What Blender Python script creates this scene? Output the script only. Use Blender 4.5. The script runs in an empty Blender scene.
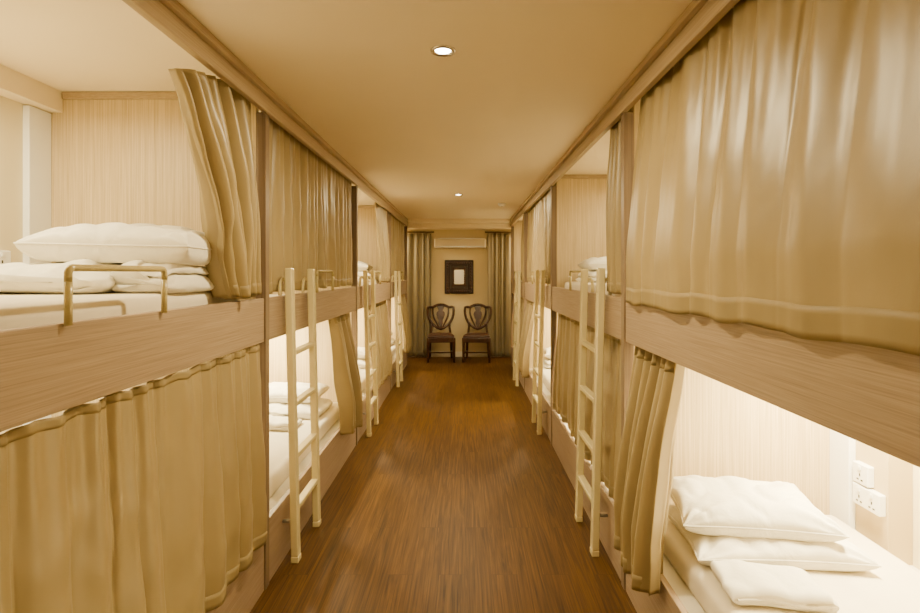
import bpy, bmesh, math, random
from mathutils import Vector, Matrix, noise
PI = math.pi
C = bpy.context.scene.collection
random.seed(4)

# ------------------------------------------------------------------ materials
def new_mat(name):
    m = bpy.data.materials.new(name); m.use_nodes = True
    nt = m.node_tree; nt.nodes.clear()
    out = nt.nodes.new('ShaderNodeOutputMaterial')
    b = nt.nodes.new('ShaderNodeBsdfPrincipled')
    nt.links.new(b.outputs[0], out.inputs[0])
    return m, nt, b, out
def N(nt, t, **kw):
    n = nt.nodes.new(t)
    for k, v in kw.items():
        if hasattr(n, k): setattr(n, k, v)
        else: n.inputs[k].default_value = v
    return n
def coords(nt, scale, rot=(0,0,0)):
    tc = N(nt, 'ShaderNodeTexCoord'); mp = N(nt, 'ShaderNodeMapping')
    mp.inputs['Scale'].default_value = scale; mp.inputs['Rotation'].default_value = rot
    nt.links.new(tc.outputs['Object'], mp.inputs[0]); return mp
def ramp(nt, fac, stops):
    r = N(nt, 'ShaderNodeValToRGB')
    while len(r.color_ramp.elements) < len(stops): r.color_ramp.elements.new(.5)
    for e, (p, c) in zip(r.color_ramp.elements, stops):
        e.position = p; e.color = (*c, 1)
    nt.links.new(fac, r.inputs[0]); return r
def bump(nt, b, h, strength, dist=.01, prev=None):
    bp = N(nt, 'ShaderNodeBump'); bp.inputs['Strength'].default_value = strength
    bp.inputs['Distance'].default_value = dist
    if prev: nt.links.new(prev.outputs[0], bp.inputs['Normal'])
    nt.links.new(h, bp.inputs['Height']); nt.links.new(bp.outputs[0], b.inputs['Normal']); return bp
def plain(name, col, rough=.5, metal=0, nscale=20, var=.06, bmp=.05):
    m, nt, b, o = new_mat(name)
    mp = coords(nt, (1,1,1)); n = N(nt, 'ShaderNodeTexNoise'); n.inputs['Scale'].default_value = nscale
    n.inputs['Detail'].default_value = 4
    nt.links.new(mp.outputs[0], n.inputs[0])
    r = ramp(nt, n.outputs[0], [(.3, tuple(c*(1-var) for c in col)), (.7, tuple(min(1, c*(1+var)) for c in col))])
    nt.links.new(r.outputs[0], b.inputs['Base Color'])
    b.inputs['Roughness'].default_value = rough; b.inputs['Metallic'].default_value = metal
    if bmp: bump(nt, b, n.outputs[0], bmp, .002)
    return m
def wood(name, c1, c2, scale, rough=.45, lo=.36, hi=.64):
    m, nt, b, o = new_mat(name)
    mp = coords(nt, scale); n = N(nt, 'ShaderNodeTexNoise'); n.inputs['Scale'].default_value = 1
    n.inputs['Detail'].default_value = 5; n.inputs['Roughness'].default_value = .7
    nt.links.new(mp.outputs[0], n.inputs[0])
    r = ramp(nt, n.outputs[0], [(lo, c1), (.5, tuple((a+c)/2 for a, c in zip(c1, c2))), (hi, c2)])
    nt.links.new(r.outputs[0], b.inputs['Base Color']); b.inputs['Roughness'].default_value = rough
    bump(nt, b, n.outputs[0], .12, .001)
    return m
def fabric(name, col, rough=.5, trans=.25, sheen=.3, spec=.5, metal=0., wrinkle=0.):
    m, nt, b, out = new_mat(name)
    mp = coords(nt, (1,1,1)); n = N(nt, 'ShaderNodeTexNoise'); n.inputs['Scale'].default_value = 5
    n.inputs['Detail'].default_value = 3; nt.links.new(mp.outputs[0], n.inputs[0])
    r = ramp(nt, n.outputs[0], [(.3, tuple(c*.95 for c in col)), (.7, tuple(min(1, c*1.04) for c in col))])
    nt.links.new(r.outputs[0], b.inputs['Base Color']); b.inputs['Roughness'].default_value = rough
    b.inputs['Sheen Weight'].default_value = sheen; b.inputs['Specular IOR Level'].default_value = spec
    b.inputs['Sheen Tint'].default_value = (*col, 1); b.inputs['Metallic'].default_value = metal
    n2 = N(nt, 'ShaderNodeTexNoise'); n2.inputs['Scale'].default_value = 260
    nt.links.new(mp.outputs[0], n2.inputs[0]); prev = bump(nt, b, n2.outputs[0], .12, .001)
    if wrinkle:
        mw = coords(nt, (9, 9, 6)); nw = N(nt, 'ShaderNodeTexNoise'); nw.inputs['Scale'].default_value = 1
        nw.inputs['Detail'].default_value = 3; nw.inputs['Distortion'].default_value = .8
        nt.links.new(mw.outputs[0], nw.inputs[0]); bump(nt, b, nw.outputs[0], wrinkle, .03, prev)
    if trans:
        t = N(nt, 'ShaderNodeBsdfTranslucent'); nt.links.new(r.outputs[0], t.inputs[0])
        mx = N(nt, 'ShaderNodeMixShader'); mx.inputs[0].default_value = trans
        nt.links.new(b.outputs[0], mx.inputs[1]); nt.links.new(t.outputs[0], mx.inputs[2])
        nt.links.new(mx.outputs[0], out.inputs[0])
    return m
def emis(name, col, st):
    m, nt, b, o = new_mat(name)
    b.inputs['Base Color'].default_value = (*col, 1)
    b.inputs['Emission Color'].default_value = (*col, 1); b.inputs['Emission Strength'].default_value = st
    return m
def floor_mat():
    m, nt, b, o = new_mat('laminate_floor')
    mp = coords(nt, (1,1,1), (0,0,PI/2))
    br = N(nt, 'ShaderNodeTexBrick'); br.offset = .37; br.offset_frequency = 2
    br.inputs['Scale'].default_value = 1; br.inputs['Brick Width'].default_value = 1.25; br.inputs['Row Height'].default_value = .125
    br.inputs['Mortar Size'].default_value = .0014; br.inputs['Mortar Smooth'].default_value = .3
    br.inputs['Color1'].default_value = (.2,.2,.2,1); br.inputs['Color2'].default_value = (.8,.8,.8,1); br.inputs['Mortar'].default_value = (0,0,0,1)
    nt.links.new(mp.outputs[0], br.inputs[0])
    sc = N(nt, 'ShaderNodeVectorMath', operation='SCALE'); sc.inputs['Scale'].default_value = 17
    nt.links.new(br.outputs['Color'], sc.inputs[0])
    def grain(scale, det, dist):
        g = coords(nt, scale); n = N(nt, 'ShaderNodeTexNoise'); n.inputs['Scale'].default_value = 1
        n.inputs['Detail'].default_value = det; n.inputs['Roughness'].default_value = .6; n.inputs['Distortion'].default_value = dist
        add = N(nt, 'ShaderNodeVectorMath', operation='ADD')
        nt.links.new(g.outputs[0], add.inputs[0]); nt.links.new(sc.outputs[0], add.inputs[1])
        nt.links.new(add.outputs[0], n.inputs[0]); return n
    n = grain((24, 1.0, 1), 4, 2.8)
    nf = grain((170, 2.0, 1), 3, .1)
    mixf = N(nt, 'ShaderNodeMath', operation='MULTIPLY_ADD'); mixf.inputs[1].default_value = .58
    half = N(nt, 'ShaderNodeMath', operation='MULTIPLY'); half.inputs[1].default_value = .42
    nt.links.new(nf.outputs[0], half.inputs[0]); nt.links.new(n.outputs[0], mixf.inputs[0]); nt.links.new(half.outputs[0], mixf.inputs[2])
    r = ramp(nt, mixf.outputs[0], [(.37, (.040,.0155,.0020)), (.5, (.092,.040,.0050)), (.63, (.148,.069,.0098))])
    mx = N(nt, 'ShaderNodeMix', data_type='RGBA', blend_type='MULTIPLY'); mx.inputs['Factor'].default_value = .48
    nt.links.new(r.outputs[0], mx.inputs['A'])
    r2 = ramp(nt, br.outputs['Color'], [(0, (.10,.09,.08)), (.15, (.70,.68,.66)), (.85, (1.,1,1))])
    nt.links.new(r2.outputs[0], mx.inputs['B']); nt.links.new(mx.outputs['Result'], b.inputs['Base Color'])
    b.inputs['Roughness'].default_value = .48; b.inputs['Specular IOR Level'].default_value = .28
    bump(nt, b, n.outputs[0], .03, .001)
    return m

M = {}
M['floor'] = floor_mat()
M['ceiling'] = plain('ceiling_paint', (.92,.80,.58), .8, nscale=3, var=.01, bmp=0)
M['wall'] = plain('wall_paint', (.80,.70,.46), .8, nscale=3, var=.02, bmp=0)
M['pillar'] = plain('pillar_paint', (.60,.48,.27), .8, nscale=3, var=.02, bmp=0)
M['white'] = plain('white_laminate', (.86,.82,.72), .5, var=.02, bmp=0)
M['board'] = wood('board_laminate', (.25,.175,.112), (.385,.285,.19), (30, 2.6, 230))
M['post'] = wood('post_laminate', (.15,.10,.06), (.235,.163,.10), (190, 190, 2))
M['panel'] = wood('panel_laminate', (.48,.36,.185), (.70,.56,.33), (190, 30, 2.2))
M['fascia'] = wood('fascia_laminate', (.36,.268,.16), (.48,.372,.23), (30, 2.2, 210))
M['curtain'] = fabric('beige_satin', (.335,.255,.118), .41, .02, .1, .7)
M['hem'] = fabric('beige_satin_hem', (.30,.228,.104), .55, .02, .08, .35)
M['grey_curtain'] = fabric('grey_olive_satin', (.26,.225,.145), .42, .03, .15, .7)
M['ladder'] = plain('cream_enamel', (.70,.61,.33), .22, var=.02, bmp=0)
M['rail'] = plain('olive_gold_enamel', (.46,.38,.17), .22, var=.02, bmp=0)
M['linen'] = fabric('white_linen', (.82,.78,.68), .75, 0, .1, wrinkle=.3)
M['towel'] = fabric('white_towelling', (.80,.76,.66), .9, 0, .2, wrinkle=.25)
M['sheet'] = fabric('cream_sheet', (.78,.71,.57), .8, 0, .1, wrinkle=.12)
M['steel'] = plain('brushed_steel', (.5,.48,.44), .3, 1)
M['dark_wood'] = wood('mahogany', (.027,.009,.0035), (.075,.026,.009), (20, 20, 4), .28)
M['dark_seat'] = fabric('dark_leather', (.026,.013,.007), .4, 0, 0)
M['red_seat'] = fabric('red_brown_leather', (.065,.024,.011), .38, 0, 0)
M['mirror'] = plain('mirror_glass', (.82,.82,.76), .3, 1, var=.0, bmp=0)
M['mat_grey'] = plain('grey_inlay', (.06,.05,.035), .5)
M['plastic'] = plain('white_plastic', (.94,.94,.93), .35, var=.01, bmp=0)
M['ac'] = plain('cream_plastic', (.64,.56,.38), .4, var=.01, bmp=0)
M['dark_hole'] = plain('dark_slot', (.03,.03,.03), .6)
M['bulb'] = emis('bulb_glow', (1,.9,.7), 40)
M['chrome'] = plain('chrome_ring', (.8,.78,.72), .2, 1, var=0, bmp=0)

# ------------------------------------------------------------------ helpers
def box(bm, x0, x1, y0, y1, z0, z1):
    if x0 > x1: x0, x1 = x1, x0
    vs = [bm.verts.new(p) for p in ((x0,y0,z0),(x1,y0,z0),(x1,y1,z0),(x0,y1,z0),(x0,y0,z1),(x1,y0,z1),(x1,y1,z1),(x0,y1,z1))]
    for f in ((3,2,1,0),(4,5,6,7),(0,1,5,4),(1,2,6,5),(2,3,7,6),(3,0,4,7)): bm.faces.new([vs[i] for i in f])
def tube(bm, pts, r, seg=10, closed=False, radii=None):
    pts = [Vector(p) for p in pts]; n = len(pts); rings = []; up = None
    for i, p in enumerate(pts):
        if closed: t = pts[(i+1) % n]-pts[i-1]
        else: t = pts[min(i+1, n-1)]-pts[max(i-1, 0)]
        t.normalize()
        if up is None: up = Vector((0,0,1)) if abs(t.z) < .9 else Vector((0,1,0))
        a = up.cross(t)
        if a.length < 1e-5: a = Vector((1,0,0))
        a.normalize(); b = t.cross(a).normalized(); up = b
        rr = radii[i] if radii else r
        rings.append([bm.verts.new(p + a*math.cos(2*PI*k/seg)*rr + b*math.sin(2*PI*k/seg)*rr) for k in range(seg)])
    m = n if closed else n-1
    for i in range(m):
        A, B = rings[i], rings[(i+1) % n]
        for k in range(seg): bm.faces.new((A[k], A[(k+1) % seg], B[(k+1) % seg], B[k]))
    if not closed:
        bm.faces.new(rings[0][::-1]); bm.faces.new(rings[-1])
def lathe(bm, prof, c=(0,0,0), seg=32):
    rings = []
    for r, z in prof:
        rings.append([bm.verts.new((c[0]+max(r, 1e-5)*math.cos(2*PI*k/seg), c[1]+max(r, 1e-5)*math.sin(2*PI*k/seg), c[2]+z)) for k in range(seg)])
    for A, B in zip(rings, rings[1:]):
        for k in range(seg): bm.faces.new((A[k], A[(k+1) % seg], B[(k+1) % seg], B[k]))
    return rings
def wloc(p):
    v = Vector((0,0,0))
    while p: v += p.location; p = p.parent
    return v
def obj(name, bm, mat, parent=None, bevel=0, smooth=False, solid=0, base=None, seg=2):
    """bm in world coordinates (or local to the parent when base is 'local')"""
    off = Vector((0,0,0))
    if parent is not None and base != 'local': off = wloc(parent)
    for v in bm.verts: v.co -= off
    bmesh.ops.recalc_face_normals(bm, faces=bm.faces)
    me = bpy.data.meshes.new(name); bm.to_mesh(me); bm.free()
    me.materials.append(mat)
    if smooth:
        for p in me.polygons: p.use_smooth = True
    o = bpy.data.objects.new(name, me); C.objects.link(o)
    if parent is not None: o.parent = parent
    if bevel:
        md = o.modifiers.new('bevel', 'BEVEL'); md.width = bevel; md.segments = seg; md.limit_method = 'ANGLE'
    if solid:
        md = o.modifiers.new('solid', 'SOLIDIFY'); md.thickness = solid; md.offset = 0
    return o
def tag(o, label, cat, group=None):
    o['label'] = label; o['category'] = cat
    if group: o['group'] = group
    return o
def thing(name, label, cat, loc=(0,0,0), group=None, rz=0):
    o = bpy.data.objects.new(name, None); C.objects.link(o); o.location = loc; o.rotation_euler = (0,0,rz)
    o.empty_display_size = .1
    return tag(o, label, cat, group)
def struct(name, bm, mat, **kw):
    o = obj(name, bm, mat, **kw); o['kind'] = 'structure'; return o
def dup(root, loc, rz, label):
    r = root.copy(); C.objects.link(r); r.location = loc; r.rotation_euler = (0,0,rz); r['label'] = label
    for ch in list(root.children):
        c = ch.copy(); C.objects.link(c); c.parent = r
        for g in list(ch.children):
            d = g.copy(); C.objects.link(d); d.parent = c
    return r
def nb(): return bmesh.new()

# ------------------------------------------------------------------ key dimensions
EYE = 1.45
FACE = {-1: .917, 1: .733}
WALL = {-1: 1.925, 1: 1.80}
SIDE = {-1: 'left', 1: 'right'}
BAY = [(.4, 2.4), (2.4, 4.4), (4.4, 6.4), (6.4, 8.2)]
CZ = 2.28
FARY = 9.0
FRONTY = -1.3
B_TOP, B_BOT = 1.335, 1.135
LB = .30
def whereb(s, i): return ['nearest', 'second nearest', 'third nearest', 'farthest'][i] + ' ' + SIDE[s]

# ------------------------------------------------------------------ room shell
b = nb(); box(b, -WALL[-1]-.1, WALL[1]+.1, FRONTY-.1, FARY+.1, -.1, 0); struct('floor', b, M['floor'])
b = nb(); box(b, -WALL[-1]-.1, WALL[1]+.1, FRONTY-.1, FARY+.1, CZ, CZ+.1); struct('ceiling', b, M['ceiling'])
b = nb(); box(b, -WALL[-1]-.1, -WALL[-1], FRONTY, FARY, 0, CZ); struct('wall_left', b, M['wall'])
b = nb(); box(b, WALL[1], WALL[1]+.1, FRONTY, FARY, 0, CZ); struct('wall_right', b, M['wall'])
b = nb(); box(b, -WALL[-1]-.1, WALL[1]+.1, FARY, FARY+.1, 0, CZ); struct('wall_back', b, M['wall'])
b = nb(); box(b, -WALL[-1]-.1, WALL[1]+.1, FRONTY-.1, FRONTY, 0, CZ); struct('wall_front', b, M['wall'])
b = nb(); box(b, -WALL[-1], WALL[1], FARY-.015, FARY, 0, .09); struct('baseboard_back', b, M['white'], bevel=.003)
tn = 1
for s in (-1, 1):
    F = FACE[s]
    b = nb(); box(b, s*(F-.018), s*(F+.010), FRONTY, 8.22, 2.185, CZ)
    struct('trim_%d' % tn, b, M['fascia'], bevel=.003); tn += 1
    b = nb(); box(b, s*(F-.042), s*(F-.018), FRONTY, 8.22, 2.25, CZ)
    struct('trim_%d' % tn, b, M['fascia'], bevel=.003); tn += 1
b = nb(); box(b, -WALL[-1], -1.845, FRONTY, 8.2, 2.185, CZ); struct('trim_%d' % tn, b, M['ceiling'], bevel=.002); tn += 1
b = nb(); box(b, -WALL[-1], WALL[1], 8.24, 8.40, 2.165, CZ); struct('trim_%d' % tn, b, M['ceiling'], bevel=.003); tn += 1
b = nb(); box(b, -FACE[-1]+.043, FACE[1]-.043, 7.98, 8.238, 2.225, CZ); struct('trim_%d' % tn, b, M['ceiling'], bevel=.003); tn += 1
b = nb(); box(b, -WALL[-1], WALL[1], 8.402, FARY, 2.20, CZ); struct('trim_%d' % tn, b, M['ceiling'], bevel=.002); tn += 1
for i, (y0, y1) in enumerate(BAY):
    b = nb(); box(b, 1.70, 1.80, y1-.31, y1-.016, 0, CZ); struct('trim_%d' % tn, b, M['pillar'], bevel=.003); tn += 1

# ------------------------------------------------------------------ bunks
for s in (-1, 1):
    F, W = FACE[s], WALL[s]
    for i, (y0, y1) in enumerate(BAY):
        wi = 1.70 if s > 0 else W
        t = thing('bunk_bed', 'pale wood built-in bunk bed, %s in its row' % whereb(s, i), 'bunk bed', (s*(F+W)/2, (y0+y1)/2, 0), 'built-in bunk beds along the aisle')
        b = nb(); box(b, s*F, s*(F+.025), y0+.025, y1-.025, B_BOT, B_TOP); obj('upper_side_board', b, M['board'], t, bevel=.003)
        b = nb(); box(b, s*F, s*(F+.025), y0+.025, y1-.025, 0, LB); obj('lower_side_board', b, M['board'], t, bevel=.003)
        b = nb(); box(b, s*(F-.006), s*(F+.04), y1-.023, y1+.023, 0, 2.185); obj('post', b, M['post'], t, bevel=.002)
        if i == 0:
            b = nb(); box(b, s*(F-.006), s*(F+.04), y0-.023, y0+.023, 0, 2.185); obj('post', b, M['post'], t, bevel=.002)
            b = nb(); box(b, s*(F+.04), s*W, y0-.015, y0+.015, 0, CZ-.002); obj('end_panel', b, M['panel'], t, bevel=.002)
        b = nb(); box(b, s*(F+.04), s*W, y1-.015, y1+.015, 0, CZ-.002); obj('end_panel', b, M['panel'], t, bevel=.002)
        b = nb(); box(b, s*(F+.07), s*(W-.085 if s < 0 else 1.70), y1-.028, y1-.015, 2.245, CZ-.002); obj('top_rail', b, M['fascia'], t, bevel=.002)
        b = nb(); box(b, s*(F+.025), s*W, y0+.015, y1-.015, 1.235, 1.27); obj('upper_platform', b, M['white'], t, bevel=.002)
        b = nb(); box(b, s*(F+.025), s*W, y0+.015, y1-.015, .235, .275); obj('lower_platform', b, M['white'], t, bevel=.002)
        for (za, zb) in ((.275, 1.235), (1.27, 2.18)):
            b = nb(); box(b, s*(wi-.030), s*wi, y1-.138, y1-.016, za, zb); obj('corner_strip', b, M['plastic'], t, bevel=.002)

# ------------------------------------------------------------------ curtains
def cloth(bm, s, p0, p1, at, ab, yt, yb, zt, zb, n, seed, v0=0., v1=1., off=0., bulge=0., drop=0., curve=1.0, deep=0., taper=0, fine=.18, hooks=0):
    rnd = random.Random(seed); ph = rnd.uniform(0, 6); p2 = rnd.uniform(0, 6); p3 = rnd.uniform(0, 6)
    nu = max(80, int(n*28)); nv = max(3, int(60*(v1-v0))); rows = []
    for j in range(nv+1):
        v = v0+(v1-v0)*j/nv; row = []
        e = v**curve
        for k in range(nu+1):
            u = k/nu
            uw = u + .022*math.sin(2*PI*2.3*u+p2+.35*v) + .012*math.sin(2*PI*4.1*u+p3-.4*v)
            phs = 2*PI*n*uw + ph + .35*math.sin(2.4*v+p3)
            q = noise.noise(Vector((u*n*.9, v*.8, seed*2.2)))
            cu_ = abs(math.cos(phs/2+.25*math.sin(phs)))
            if deep:
                # round pleats standing close together with tight dark valleys
                w = (1.55*cu_**.8-.95)*(1+.8*q) + .20*math.sin(phs*.37+p2-.8*v)
            else:
                w = .82*(1.5*cu_**.75-.95)*(1+1.2*q) + .24*math.sin(phs*.47+p2-.8*v) + .16*math.sin(phs*1.53+1.1+.9*v)
                w += .34*(1-v)**3*math.sin(phs*2.6+p3)
            amp = at + (ab-at)*min(1, v*1.6)
            bu = bulge
            if taper:
                tp = min(1, (1-u)*3.2); amp *= .40+.60*tp; bu *= tp
            y = (yt[0]+(yt[1]-yt[0])*u)*(1-e) + (yb[0]+(yb[1]-yb[0])*u)*e
            edge = min(1, min(u, 1-u)*n*2)
            y += (.30*amp*math.sin(phs) if not deep else .16*amp*math.sin(phs))*edge
            if deep: y += .018*noise.noise(Vector((seed*3., v*2.2, u*2)))*(1-u)
            nz = noise.noise(Vector((y*9, v*1.6+seed, seed*1.7)))*.28 + noise.noise(Vector((y*26, v*3.5, seed*3.1)))*.12
            if not deep: nz += noise.noise(Vector((y*7+v*5, v*5, seed*4.)))*fine + noise.noise(Vector((y*17-v*7, v*9, seed*6.)))*fine*.45
            a = p0+(p1-p0)*min(1, v*1.25) - amp*(w+nz) + off - bu*math.sin(PI*min(1, v*1.15)*.62)
            ztop = zt - drop*(1-u)**2
            if hooks: ztop -= .008*abs(math.sin(PI*hooks*u))
            z = ztop + (zb-ztop)*v
            z += (.004*math.sin(phs*.5+p2)+.002*math.sin(phs))*max(0, (v-.8)*5)
            row.append(bm.verts.new((s*a, y, z)))
        rows.append(row)
    for j in range(nv):
        for k in range(nu): bm.faces.new((rows[j][k], rows[j][k+1], rows[j+1][k+1], rows[j+1][k]))
def cu(s, i, lvl, mode, label, yt, yb, n, at, ab, seed, bulge=0, drop=0, curve=1., deep=0., taper=0, fine=.18):
    """mode 1: hangs outside the board; 2: stays inside, clear of a ladder; 3: hangs just under the board, gathered top in view"""
    F = FACE[s]; y0, y1 = BAY[i]; hooks = 0
    if lvl == 'upper':
        zt, zb, p0, p1 = 2.235, 1.352, F+.045, F+.040
        if mode == 1: zb, p1 = 1.318, F-.022
    else:
        zt, zb, p0, p1 = 1.222, .262, F+.062, F-.028
        if mode == 2: zb, p1 = .312, F+.024
        if mode == 3: zt, p0, p1, hooks = 1.134, F+.012, F-.028, 14
    if deep and lvl == 'upper': p0 += .01; p1 += .010
    t = thing('curtain', label, 'curtain', (s*p1, (yt[0]+yt[1])/2, zb), 'beige berth curtains')
    kw = dict(bulge=bulge, drop=drop, curve=curve, deep=deep, taper=taper, fine=fine, hooks=hooks)
    b = nb(); cloth(b, s, p0, p1, at, ab, yt, yb, zt, zb, n, seed, **kw)
    obj('cloth', b, M['curtain'], t, smooth=True, solid=.002)
    vh = .925 if mode == 1 else .94
    b = nb(); cloth(b, s, p0, p1, at, ab, yt, yb, zt, zb, n, seed, v0=vh, v1=1., off=-.0014, **kw)
    obj('hem', b, M['hem'], t, smooth=True, solid=.001)
    if lvl == 'lower':
        h0, h1 = (.0, .03) if mode == 3 else (.02, .145)
        b = nb(); cloth(b, s, p0, p1, at, ab, yt, yb, zt, zb, n, seed, v0=h0, v1=h1, off=-.0014, **kw)
        obj('heading', b, M['hem'], t, smooth=True, solid=.001)
    b = nb()
    if lvl == 'upper': box(b, s*(F+.030), s*(F+.060), y0+.025, y1-.025, 2.235, 2.25)
    else: box(b, s*(F+.045), s*(F+.075), y0+.025, y1-.025, 1.222, 1.234)
    obj('curtain_track', b, M['plastic'], t)
# left upper
cu(-1, 0, 'upper', 0, 'beige curtain gathered beside the open upper berth at the nearest left bunk', (1.74, 2.35), (2.04, 2.35), 8, .048, .070, 1, bulge=.03, drop=.10, curve=.8, deep=1, taper=1)
cu(-1, 1, 'upper', 0, 'beige curtain drawn shut across upper berth of second nearest left bunk', (2.45, 4.37), (2.45, 4.37), 15, .020, .028, 2)
cu(-1, 2, 'upper', 0, 'beige curtain gathered at far end of third nearest left upper berth', (5.75, 6.34), (5.85, 6.34), 9, .04, .055, 3, bulge=.03, deep=1, taper=1)
cu(-1, 3, 'upper', 0, 'beige curtain drawn shut across farthest left upper berth', (6.43, 8.17), (6.43, 8.17), 12, .018, .030, 4)
# left lower
cu(-1, 0, 'lower', 3, 'large beige curtain drawn shut across nearest left lower berth', (.43, 2.35), (.43, 2.35), 13, .013, .024, 25, fine=.25)
cu(-1, 1, 'lower', 0, 'beige curtain gathered past pillow of second nearest left lower berth', (3.74, 4.34), (3.82, 4.34), 8, .030, .066, 6, bulge=.02, deep=1, taper=1)
cu(-1, 2, 'lower', 0, 'beige curtain half drawn over third nearest left lower berth', (5.05, 6.36), (5.12, 6.36), 12, .018, .030, 7)
cu(-1, 3, 'lower', 0, 'beige curtain gathered at far end of farthest left lower berth', (7.6, 8.16), (7.7, 8.16), 7, .020, .045, 8, bulge=.02, deep=1)
# right upper
cu(1, 0, 'upper', 1, 'large beige curtain drawn shut across nearest right upper berth', (.43, 2.32), (.43, 2.32), 10, .018, .014, 19, fine=.15)
cu(1, 1, 'upper', 0, 'beige curtain gathered at near end of second nearest right upper berth', (2.46, 2.76), (2.46, 2.74), 6, .045, .060, 10, bulge=.015, deep=1)
cu(1, 2, 'upper', 0, 'beige curtain drawn shut across third nearest right upper berth', (4.43, 6.37), (4.43, 6.37), 13, .018, .030, 11)
cu(1, 3, 'upper', 0, 'beige curtain gathered at near end of farthest right upper berth', (6.44, 6.9), (6.44, 6.85), 6, .035, .045, 12, bulge=.03, deep=1)
# right lower
cu(1, 0, 'lower', 0, 'beige curtain bunched beside the open lower berth at the nearest right bunk', (1.90, 2.35), (1.90, 2.35), 8, .034, .062, 31, bulge=.02, deep=1, taper=1)
cu(1, 1, 'lower', 2, 'beige curtain drawn shut across second nearest right lower berth', (2.43, 4.37), (2.43, 4.37), 15, .018, .025, 14)
cu(1, 2, 'lower', 0, 'beige curtain gathered at far end of third nearest right lower berth', (5.8, 6.36), (5.9, 6.36), 7, .020, .045, 15, bulge=.02, deep=1)
cu(1, 3, 'lower', 2, 'beige curtain drawn shut across farthest right lower berth', (6.43, 8.17), (6.43, 8.17), 12, .014, .024, 16)

# ------------------------------------------------------------------ ladders (local, for left side: bed at -x)
def make_ladder(label):
    t = thing('ladder', label, 'ladder', (0,0,0), 'cream bunk ladders')
    def xa(z): return -.034*z/1.47
    for yy in (0, .37):
        b = nb()
        vs = []
        for z in (.03, 1.475):
            x = xa(z)
            vs.append([b.verts.new((x+dx, yy+dy, z)) for dx, dy in ((-.018,-.025),(.018,-.025),(.018,.025),(-.018,.025))])
        for k in range(4): b.faces.new((vs[0][k], vs[0][(k+1) % 4], vs[1][(k+1) % 4], vs[1][k]))
        b.faces.new(vs[0][::-1]); b.faces.new(vs[1])
        obj('side_rail', b, M['ladder'], t, bevel=.006, base='local', seg=2)
        b = nb(); box(b, -.019, .019, yy-.026, yy+.026, 0, .030); obj('foot_cap', b, M['ladder'], t, bevel=.004, base='local')
        b = nb(); z = .20; x = xa(z); tube(b, [(x-.018, yy, z), (-.066, yy, z)], .009, 10)
        obj('bracket', b, M['steel'], t, smooth=True, base='local')
        b = nb(); x = xa(1.4)
        tube(b, [(x-.008, yy, 1.385), (x-.022, yy, 1.413), (x-.036, yy, 1.420), (x-.046, yy, 1.405), (x-.049, yy, 1.37), (x-.049, yy, 1.337)], .009, 10)
        obj('hook', b, M['ladder'], t, smooth=True, base='local')
    for z in (.265, .525, .785, 1.045):
        b = nb(); x = xa(z); box(b, x-.019, x+.019, .022, .348, z-.012, z+.012)
        obj('rung', b, M['ladder'], t, bevel=.004, base='local', seg=2)
    return t
lad = make_ladder('x'); first = True
for s in (-1, 1):
    for i in (1, 2, 3):
        lb = 'cream metal ladder in front of the %s bunk' % whereb(s, i)
        x = s*(FACE[s]-.066); y = BAY[i][0]+.22
        if s > 0: y += .43
        if first: lad.location = (x, y, 0); lad['label'] = lb; first = False
        else: dup(lad, (x, y, 0), 0 if s < 0 else PI, lb)

# ------------------------------------------------------------------ guard rails
def make_guard():
    t = thing('guard_rail', 'x', 'guard rail', (0,0,0), 'short guard rails on upper bunks')
    b = nb(); r0 = .014; R = .0085; pts = [(0, .010, .095)]
    for q in range(7):
        a = PI-PI/2*q/6; pts.append((0, .010+r0+r0*math.cos(a), .127-r0+r0*math.sin(a)))
    for q in range(7):
        a = PI/2-PI/2*q/6; pts.append((0, .390-r0+r0*math.cos(a), .127-r0+r0*math.sin(a)))
    pts.append((0, .390, .095))
    tube(b, pts, R, 12); obj('top_bar', b, M['rail'], t, smooth=True, base='local')
    for yy in (.010, .390):
        b = nb(); tube(b, [(0, yy, -.005), (0, yy, .04), (0, yy, .096)], R-.0001, 12); obj('upright', b, M['rail'], t, smooth=True, base='local')
    return t
g = make_guard(); first = True
for s, i in ((-1, 0), (-1, 1), (-1, 2), (-1, 3), (1, 1), (1, 2), (1, 3)):
    lb = 'short olive cream metal guard rail on upper board of the %s bunk' % whereb(s, i)
    loc = (s*(FACE[s]-.0090), BAY[i][0]+.78, B_TOP)
    if first: g.location = loc; g['label'] = lb; first = False
    else: dup(g, loc, 0, lb)

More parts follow.
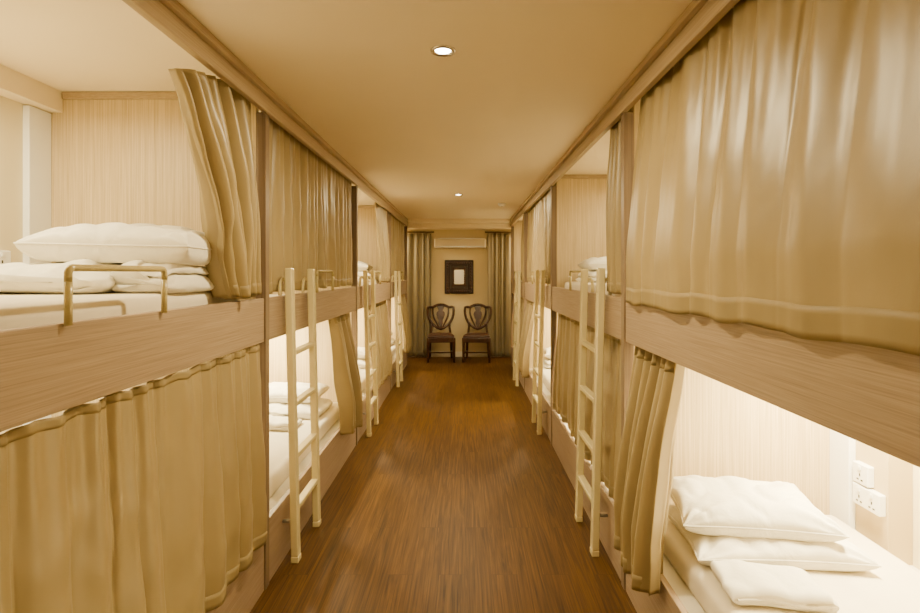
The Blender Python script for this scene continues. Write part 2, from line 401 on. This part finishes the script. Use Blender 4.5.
# ------------------------------------------------------------------ bedding
def mattress(s, i, lvl):
    F = FACE[s]; y0, y1 = BAY[i]; a0 = F+.085; a1 = 1.64 if s > 0 else 1.80
    z0 = 1.27 if lvl == 'upper' else .275
    w, d, h = a1-a0, (y1-y0)-.13, .11
    bm = nb(); box(bm, -w/2, w/2, -d/2, d/2, 0, h)
    bmesh.ops.bevel(bm, geom=list(bm.edges), offset=.04, segments=4, profile=.6, affect='EDGES')
    o = obj('mattress', bm, M['sheet'], None, smooth=True, base='local')
    o.location = (s*(a0+a1)/2, (y0+y1)/2-.02, z0)
    tag(o, 'cream sheeted mattress in the %s bunk, %s berth' % (whereb(s, i), lvl), 'mattress', 'mattresses in the open berths')
    return z0+.11
def pillow(w, d, h, seed, pw=.55, ex=4):
    bm = nb(); nu, nv = 64, 52; o = Vector((seed*7.3, seed*3.1, 0))
    for top in (1, 0):
        rows = []
        for j in range(nv+1):
            v = -1+2*j/nv; row = []
            for k in range(nu+1):
                u = -1+2*k/nu
                uu = math.sin(u*PI/2); vv = math.sin(v*PI/2)
                x = w/2*uu*(1-.07*(1-vv**2)*abs(uu)**3); y = d/2*vv*(1-.08*(1-uu**2)*abs(vv)**3)
                tt = max(0, (1-abs(uu)**ex)*(1-abs(vv)**ex))**pw
                cr = abs(uu*vv)*(1-tt*.3)
                ang = math.atan2(1.02-abs(vv), 1.02-abs(uu))
                ridge = max(0, 1-abs(noise.noise(Vector((x*9, y*6, 2))+o))*3)**2
                wr = noise.noise(Vector((x*7, y*7, 0))+o)*.020*tt - ridge*.012*tt + math.sin(ang*11+seed)*.014*cr*tt
                if top: z = h*.40 + h*.60*tt*(.74+.26*(1-uu*uu)*(1-vv*vv)) + wr
                else: z = h*.40*(1-min(1, tt*1.4)**.8)
                row.append(bm.verts.new((x, y, z)))
            rows.append(row)
        for j in range(nv):
            for k in range(nu): bm.faces.new((rows[j][k], rows[j][k+1], rows[j+1][k+1], rows[j+1][k]))
    bmesh.ops.remove_doubles(bm, verts=bm.verts, dist=.0004)
    p = obj('pillow', bm, M['linen'], smooth=True)
    pts = []; nn = 24
    for q in range(nn): t = -1+2*q/nn; pts.append((w/2*t, -d/2*(1-.08*(1-t*t)), h*.40))
    for q in range(nn): t = -1+2*q/nn; pts.append((w/2*(1-.07*(1-t*t)), d/2*t, h*.40))
    for q in range(nn): t = 1-2*q/nn; pts.append((w/2*t, d/2*(1-.08*(1-t*t)), h*.40))
    for q in range(nn): t = 1-2*q/nn; pts.append((-w/2*(1-.07*(1-t*t)), d/2*t, h*.40))
    b = nb(); tube(b, pts, .0035, 6, closed=True); obj('seam', b, M['linen'], p, smooth=True, base='local')
    return p
def fold_bm(w, d, t, layers, seed, soft=1.):
    """cloth folded to and fro: profile in xz, swept along y"""
    rnd = random.Random(seed); L = w/2 - t/2; path = []; z = t/2
    for l in range(layers):
        xs = [-L + 2*L*q/26 for q in range(27)]
        if l % 2: xs = xs[::-1]
        jit = rnd.uniform(-.010, .010)
        for x in xs: path.append(Vector((x+jit, z+.003*soft*math.sin(x*9+l+seed))))
        if l < layers-1:
            sx = 1 if l % 2 == 0 else -1; cx = path[-1].x
            for q in range(1, 6):
                a = -PI/2+PI*q/6; path.append(Vector((cx+sx*math.cos(a)*t/2, z+t/2+math.sin(a)*t/2)))
        z += t
    hw = t*.47; loop = []
    n = len(path); nor = []
    for i in range(n):
        tn_ = (path[min(i+1, n-1)]-path[max(i-1, 0)]).normalized(); nor.append(Vector((-tn_.y, tn_.x)))
    for i in range(n): loop.append(path[i]+nor[i]*hw)
    e = (path[-1]-path[-2]).normalized(); loop.append(path[-1]+e*hw*.8)
    for i in range(n-1, -1, -1): loop.append(path[i]-nor[i]*hw)
    e = (path[0]-path[1]).normalized(); loop.append(path[0]+e*hw*.8)
    H = layers*t; bm = nb(); ns = 40; rings = []
    for j in range(ns+1):
        v = -1+2*j/ns; vv = math.sin(v*PI/2); y = d/2*vv
        sh = 1-.45*abs(vv)**(10 if soft < 1.5 else 6)
        ring = []
        for p in loop:
            rd = max(0, 1-abs(noise.noise(Vector((p.x*10, y*7, p.y*9+seed))))*3)**2
            nz = noise.noise(Vector((p.x*8, y*6, p.y*12+seed)))*.012*soft - rd*.006*soft
            px = p.x*(1-.05*abs(vv)**6)+nz*.7
            top = (p.y/H)*(1-.22*soft*(p.x/(w/2))**4*.5)
            pz = max(.0, (top*H-H*.30)*sh+H*.30 + nz*.9*(p.y/H))
            ring.append(bm.verts.new((px, y + .014*soft*noise.noise(Vector((p.x*6, p.y*20, seed))), pz)))
        rings.append(ring)
    m = len(loop)
    for j in range(ns):
        for k in range(m): bm.faces.new((rings[j][k], rings[j][(k+1) % m], rings[j+1][(k+1) % m], rings[j+1][k]))
    for r in (rings[0], rings[-1]):
        f = bm.faces.new(r); bmesh.ops.triangulate(bm, faces=[f])
    mn = min(v.co.z for v in bm.verts)
    for v in bm.verts: v.co.z -= mn
    return bm
def place(o, loc, rot, label, cat, group):
    o.location = loc; o.rotation_euler = rot; return tag(o, label, cat, group)
GP, GD, GT = 'pillows in the open berths', 'folded duvets in the open berths', 'folded towels in the open berths'
z = mattress(-1, 0, 'upper')
place(obj('folded_duvet', fold_bm(.50, .40, .058, 2, 3, 2.4), M['linen'], smooth=True), (-1.46, 1.86, z), (0,0,.03), 'thick folded white duvet under the big pillow, nearest left upper berth', 'duvet', GD)
place(obj('folded_towel', fold_bm(.21, .36, .036, 3, 5, 1.9), M['towel'], smooth=True), (-1.10, 1.93, z), (0,0,-.04), 'small folded white towel beside the duvet, nearest left upper berth', 'towel', GT)
place(pillow(.58, .44, .150, 1, .40, 5), (-1.245, 1.99, z+.106), (0,.02,.03), 'plump white pillow topping the bedding stack in nearest left upper berth', 'pillow', GP)
z = mattress(1, 0, 'lower')
place(pillow(.62, .42, .100, 7, .42, 5), (1.155, 2.045, z), (0,0,-.06), 'lower white pillow of the stacked pair, nearest right lower berth', 'pillow', GP)
srcp = place(pillow(.56, .38, .118, 2, .48, 5), (1.115, 2.08, z+.090), (.06,0,-.14), 'upper white pillow of the stacked pair, nearest right lower berth', 'pillow', GP)
srct = place(obj('folded_towel', fold_bm(.31, .20, .020, 3, 9, 1.), M['towel'], smooth=True), (1.02, 1.735, z), (0,0,-.10), 'small folded white towel in front of the pillow, nearest right lower berth', 'towel', GT)
dm = obj('folded_duvet', fold_bm(.60, .42, .046, 2, 8, 1.8), M['linen'], smooth=True)
firstd = True
for s, i, lvl in ((-1, 1, 'lower'), (-1, 2, 'upper'), (-1, 2, 'lower'), (-1, 3, 'lower'), (1, 1, 'upper'), (1, 2, 'lower'), (1, 3, 'upper')):
    z = mattress(s, i, lvl); y1 = BAY[i][1]; xc = s*(FACE[s]+.46); k = .4*(s*i+len(lvl)-5)
    w = '%s bunk, %s berth' % (whereb(s, i), lvl)
    if firstd: o = dm; firstd = False
    else: o = dm.copy(); C.objects.link(o)
    place(o, (xc-s*.01, y1-.42, z), (0,0,.03*k), 'folded white duvet under the pillow in the ' + w, 'duvet', GD)
    o = srct.copy(); C.objects.link(o); place(o, (xc-.06*s, y1-.80, z), (0,0,.05*k), 'folded white towel in the ' + w, 'towel', GT)
    o = dup(srcp, (0,0,0), 0, 'x'); place(o, (xc, y1-.36, z+.090), (0,0,-.04*k), 'white pillow topping the duvet in the ' + w, 'pillow', GP)

# ------------------------------------------------------------------ sockets
def socket(x, y, z, s, double, label):
    w = .146 if double else .086; T = .030
    t = thing('wall_socket', label, 'socket', (x, y, z), 'wall sockets in the berths')
    b = nb(); box(b, x, x-s*T, y-w/2, y+w/2, z-.043, z+.043); obj('plate', b, M['plastic'], t, bevel=.005, seg=3)
    for c in ((-.034, .034) if double else (0,)):
        b = nb()
        for dy, dz, ww, hh in ((0, -.004, .006, .012), (-.011, -.024, .010, .006), (.011, -.024, .010, .006)):
            box(b, x-s*(T-.0002), x-s*(T+.0012), y+c+dy-ww/2, y+c+dy+ww/2, z+dz-hh/2, z+dz+hh/2)
        obj('pin_holes', b, M['dark_hole'], t)
        b = nb(); box(b, x-s*T, x-s*(T+.005), y+c-.007, y+c+.007, z+.018, z+.034); obj('switch', b, M['plastic'], t, bevel=.001)
socket(1.70, 2.200, .600, 1, False, 'upper single white wall socket beside the nearest right lower berth')
socket(1.70, 2.170, .508, 1, True, 'lower double white wall socket beside the nearest right lower berth')
socket(-1.925, 2.13, 1.50, -1, False, 'single white wall socket behind the pillow in nearest left upper berth')

# ------------------------------------------------------------------ downlights, detector
def downlight(x, y, label):
    t = thing('downlight', label, 'ceiling light', (x, y, CZ), 'recessed aisle downlights')
    b = nb(); lathe(b, [(.030, -.001), (.034, -.006), (.046, -.005), (.048, 0), (.030, -.001)], (x, y, CZ)); obj('trim_ring', b, M['chrome'], t, smooth=True)
    b = nb(); lathe(b, [(.0, -.004), (.018, -.004), (.029, -.001)], (x, y, CZ)); obj('lamp', b, M['bulb'], t, smooth=True)
downlight(-.082, 1.94, 'round recessed downlight in the aisle ceiling, nearest one in view')
downlight(-.07, 5.5, 'small round recessed downlight farther down the aisle ceiling')
downlight(-.08, -.6, 'added fill downlight in the unseen aisle ceiling behind the camera')  # invented fixture, out of view, added to fill the near aisle with light
t = thing('smoke_detector', 'small white round smoke detector on the ceiling near the right bunks', 'smoke detector', (.44, 6.2, CZ))
b = nb(); lathe(b, [(.0, -.035), (.03, -.034), (.045, -.02), (.048, 0)], (.44, 6.2, CZ)); obj('housing', b, M['plastic'], t, smooth=True)
b = nb(); lathe(b, [(.0, -.040), (.012, -.039), (.014, -.034)], (.44, 6.2, CZ), 16); obj('sensor', b, M['steel'], t, smooth=True)

# ------------------------------------------------------------------ far end
def long_curtain(x0, x1, seed, label):
    t = thing('long_curtain', label, 'curtain', ((x0+x1)/2, 8.90, .02), 'grey olive floor length curtains')
    bm = nb(); n = 4; nu = 110; nv = 24; rows = []
    for j in range(nv+1):
        v = j/nv; row = []
        for k in range(nu+1):
            u = k/nu; ph = 2*PI*n*(u+.05*math.sin(7*u+seed))+seed
            row.append(bm.verts.new((x0+(x1-x0)*u, 8.90+(.020+.012*math.sin(5*u+seed))*math.sin(ph+.5*math.sin(3*v))+.010*math.sin(ph*1.7), 2.13-(2.13-.02)*v)))
        rows.append(row)
    for j in range(nv):
        for k in range(nu): bm.faces.new((rows[j][k], rows[j][k+1], rows[j+1][k+1], rows[j+1][k]))
    obj('cloth', bm, M['grey_curtain'], t, smooth=True, solid=.002)
    b = nb(); tube(b, [(x0-.05, 8.90, 2.15), (x1+.05, 8.90, 2.15)], .012, 12); obj('curtain_rod', b, M['dark_wood'], t, smooth=True)
    for xx in (x0-.03, x1+.03):
        b = nb(); tube(b, [(xx, 8.90, 2.15), (xx, FARY, 2.15)], .007, 8); obj('rod_bracket', b, M['dark_wood'], t, smooth=True)
long_curtain(-1.0, -.58, 1.0, 'grey olive floor length curtain left of the two chairs')
long_curtain(.39, .84, 3.2, 'grey olive floor length curtain right of the two chairs')

t = thing('air_conditioner', 'cream wall mounted air conditioner above the mirror', 'air conditioner', (-.085, FARY, 1.87))
b = nb(); box(b, -.53, .36, FARY-.17, FARY, 1.87, 2.04); obj('body', b, M['ac'], t, bevel=.03, seg=4)
b = nb(); box(b, -.50, .33, FARY-.176, FARY-.16, 1.885, 1.905); obj('louver', b, M['steel'], t, bevel=.003)
b = nb()
for k in range(5): box(b, -.49, .32, FARY-.15+.026*k, FARY-.14+.026*k, 2.038, 2.044)
obj('intake_grille', b, M['steel'], t)

t = thing('wall_mirror', 'square wall mirror in a broad dark carved wood frame above the chairs', 'mirror', (-.10, FARY, 1.09))
mx0, mx1, mz0, mz1 = -.352, .147, 1.09, 1.675
def frame(bm, x0, x1, z0, z1, w, ya, yb):
    box(bm, x0, x0+w, ya, yb, z0, z1); box(bm, x1-w, x1, ya, yb, z0, z1)
    box(bm, x0+w, x1-w, ya, yb, z0, z0+w); box(bm, x0+w, x1-w, ya, yb, z1-w, z1)
b = nb(); frame(b, mx0, mx1, mz0, mz1, .10, FARY-.045, FARY); obj('outer_frame', b, M['dark_seat'], t, bevel=.012, seg=3)
b = nb(); frame(b, mx0+.10, mx1-.10, mz0+.10, mz1-.10, .05, FARY-.03, FARY-.002); obj('inner_frame', b, M['mat_grey'], t, bevel=.006)
b = nb()
for k in range(11):
    for (xx, zz) in ((mx0+.05+k*(mx1-mx0-.10)/10, mz0+.05), (mx0+.05+k*(mx1-mx0-.10)/10, mz1-.05)):
        bmesh.ops.create_uvsphere(b, u_segments=8, v_segments=6, radius=.020, matrix=Matrix.Translation((xx, FARY-.046, zz)))
    for xx in (mx0+.05, mx1-.05):
        if 0 < k < 10: bmesh.ops.create_uvsphere(b, u_segments=8, v_segments=6, radius=.020, matrix=Matrix.Translation((xx, FARY-.046, mz0+.05+k*(mz1-mz0-.10)/10)))
obj('carving', b, M['dark_wood'], t, smooth=True)
b = nb()
for k in range(9):
    for (xx, zz) in ((mx0+.14+k*(mx1-mx0-.28)/8, mz0+.15), (mx0+.14+k*(mx1-mx0-.28)/8, mz1-.15), (mx0+.15, mz0+.14+k*(mz1-mz0-.28)/8), (mx1-.15, mz0+.14+k*(mz1-mz0-.28)/8)):
        bmesh.ops.create_uvsphere(b, u_segments=8, v_segments=6, radius=.020, matrix=Matrix.Translation((xx, FARY-.024, zz)))
obj('beaded_lip', b, M['dark_wood'], t, smooth=True)
b = nb(); box(b, mx0+.15, mx1-.15, FARY-.014, FARY-.003, mz0+.15, mz1-.15); obj('mirror_glass', b, M['mirror'], t)

def make_chair(label):
    t = thing('dining_chair', label, 'chair', (0,0,0), 'pair of shield back chairs')
    def leg(x0, y0, x1, y1, zt, rt, rb_, back=False):
        b = nb(); pts = []; rr = []
        for q in range(9):
            f = q/8; cv = math.sin(f*PI)*(.012 if back else 0)
            pts.append((x0+(x1-x0)*f, y0+(y1-y0)*f**1.6-cv, zt*(1-f))); rr.append(rt+(rb_-rt)*f)
        tube(b, pts, 1, 8, radii=rr)
        return b
    for sx in (-1, 1):
        obj('front_leg', leg(sx*.225, -.20, sx*.228, -.205, .42, .028, .020), M['dark_wood'], t, base='local', smooth=True)
        obj('rear_leg', leg(sx*.185, .19, sx*.20, .25, .45, .026, .020, True), M['dark_wood'], t, base='local', smooth=True)
    b = nb()
    pf = [(-.25,-.225), (.25,-.225), (.205,.20), (-.205,.20)]
    lo = [b.verts.new((x, y, .345)) for x, y in pf]; hi = [b.verts.new((x, y, .43)) for x, y in pf]
    b.faces.new(lo[::-1]); b.faces.new(hi)
    for k in range(4): b.faces.new((lo[k], lo[(k+1) % 4], hi[(k+1) % 4], hi[k]))
    obj('seat_frame', b, M['dark_wood'], t, bevel=.008, base='local')
    b = nb(); lo = [b.verts.new((x*.96, y*.95, .428)) for x, y in pf]; hi = [b.verts.new((x*.92, y*.90, .48)) for x, y in pf]
    b.faces.new(lo[::-1]); b.faces.new(hi)
    for k in range(4): b.faces.new((lo[k], lo[(k+1) % 4], hi[(k+1) % 4], hi[k]))
    obj('seat', b, M['red_seat'], t, bevel=.02, seg=4, base='local')
    for sx in (-1, 1):
        b = nb(); tube(b, [(sx*.227, -.20, .14), (sx*.196, .225, .14)], .013, 8); obj('stretcher', b, M['dark_wood'], t, smooth=True, base='local')
    b = nb(); tube(b, [(-.21, .01, .14), (.21, .01, .14)], .013, 8); obj('stretcher', b, M['dark_wood'], t, smooth=True, base='local')
    def yb(z): return .195+.16*(z-.43)
    half = [(0, .978), (.05, .975), (.10, .955), (.15, .930), (.20, .935), (.235, .930), (.240, .87), (.232, .80), (.212, .73), (.175, .66), (.12, .60), (.06, .560), (0, .540)]
    out = [(x, yb(z), z) for x, z in half] + [(-x, yb(z), z) for x, z in half[-2:0:-1]]
    b = nb(); tube(b, out, .025, 8, closed=True); obj('shield_frame', b, M['dark_wood'], t, smooth=True, base='local')
    for sx in (-1, 1):
        b = nb(); tube(b, [(sx*.185, .19, .42), (sx*.172, yb(.50), .50), (sx*.160, yb(.57), .57), (sx*.165, yb(.645), .645)], .021, 8)
        obj('back_upright', b, M['dark_wood'], t, smooth=True, base='local')
    prof = [(.545, .022), (.60, .024), (.64, .040), (.70, .036), (.74, .058), (.80, .078), (.84, .070), (.87, .038), (.90, .050), (.94, .068), (.97, .06)]
    b = nb(); L_, R_ = [], []
    for yo in (-.009, .009):
        L_.append([b.verts.new((-w_, yb(z_)+yo, z_)) for z_, w_ in prof]); R_.append([b.verts.new((w_, yb(z_)+yo, z_)) for z_, w_ in prof])
    for k in range(len(prof)-1):
        for q in (0, 1): b.faces.new((L_[q][k], R_[q][k], R_[q][k+1], L_[q][k+1]))
        for X_ in (L_, R_): b.faces.new((X_[0][k], X_[1][k], X_[1][k+1], X_[0][k+1]))
    for k in (0, -1): b.faces.new((L_[0][k], R_[0][k], R_[1][k], L_[1][k]))
    obj('centre_splat', b, M['dark_wood'], t, bevel=.003, base='local')
    for sx in (-1, 1):
        b = nb(); pts = []
        for q in range(13):
            f = q/12; x = sx*(.035+.110*math.sin(f*PI*.62)**1.2); zz = .565+(.935-.565)*f
            pts.append((x, yb(zz), zz))
        tube(b, pts, 1, 8, radii=[.012+.006*math.sin(PI*q/12) for q in range(13)])
        obj('side_splat', b, M['dark_wood'], t, smooth=True, base='local')
    return t
c1 = make_chair('dark wood shield back chair left below the wall mirror')
c1.location = (-.40, 8.62, 0); c1.rotation_euler = (0, 0, .06); c1.scale = (.93, .93, .93)
dup(c1, (.20, 8.62, 0), -.08, 'dark wood shield back chair right below the wall mirror')

# ------------------------------------------------------------------ lights
def area(loc, size, power, col, sy=None, spread=PI):
    l = bpy.data.lights.new('lamp', 'AREA'); l.energy = power; l.color = col; l.size = size; l.spread = spread
    l.shape = 'RECTANGLE'; l.size_y = sy or size
    o = bpy.data.objects.new('lamp', l); C.objects.link(o); o.location = loc
    return o
WARM = (1, .84, .49)
WARM2 = (1, .78, .42)
for s in (-1, 1):
    for i, (y0, y1) in enumerate(BAY):
        xc = s*(FACE[s]+.76)
        # lower berth lamps sit over the pillow end, under the upper platform
        area((xc, y1-.45, 1.225), .12, {(1, 0): 66, (-1, 0): 12}.get((s, i), 62), WARM, .4)
        area((xc, y0+1.1, 2.19), .12, 20 if (s, i) != (-1, 0) else 24, WARM, .7)
for (x, y, p) in ((-.082, 1.94, 34), (-.07, 5.5, 56), (-.08, -.6, 14)):  # last lamp is the added fill behind the camera
    l = bpy.data.lights.new('downlight_lamp', 'AREA'); l.shape = 'DISK'; l.size = .05; l.energy = p; l.color = WARM2
    o = bpy.data.objects.new('downlight_lamp', l); C.objects.link(o); o.location = (x, y, CZ-.012)
for x in (-1.4, 1.25): area((x, 8.6, 2.14), .15, 20, WARM2, .15)  # unseen corner lamps added to light the end wall from both sides

w = bpy.data.worlds.new('world'); bpy.context.scene.world = w; w.use_nodes = True
w.node_tree.nodes['Background'].inputs[0].default_value = (.9, .65, .4, 1)
w.node_tree.nodes['Background'].inputs[1].default_value = .3

# ------------------------------------------------------------------ camera
cd = bpy.data.cameras.new('camera'); co = bpy.data.objects.new('camera', cd); C.objects.link(co)
co.location = (0, 0, EYE); co.rotation_euler = (PI/2, 0, 0)
cd.sensor_width = 36; cd.lens = 36*520/920; cd.shift_x = -5/920; cd.shift_y = -33.5/920; cd.clip_start = .02
bpy.context.scene.camera = co
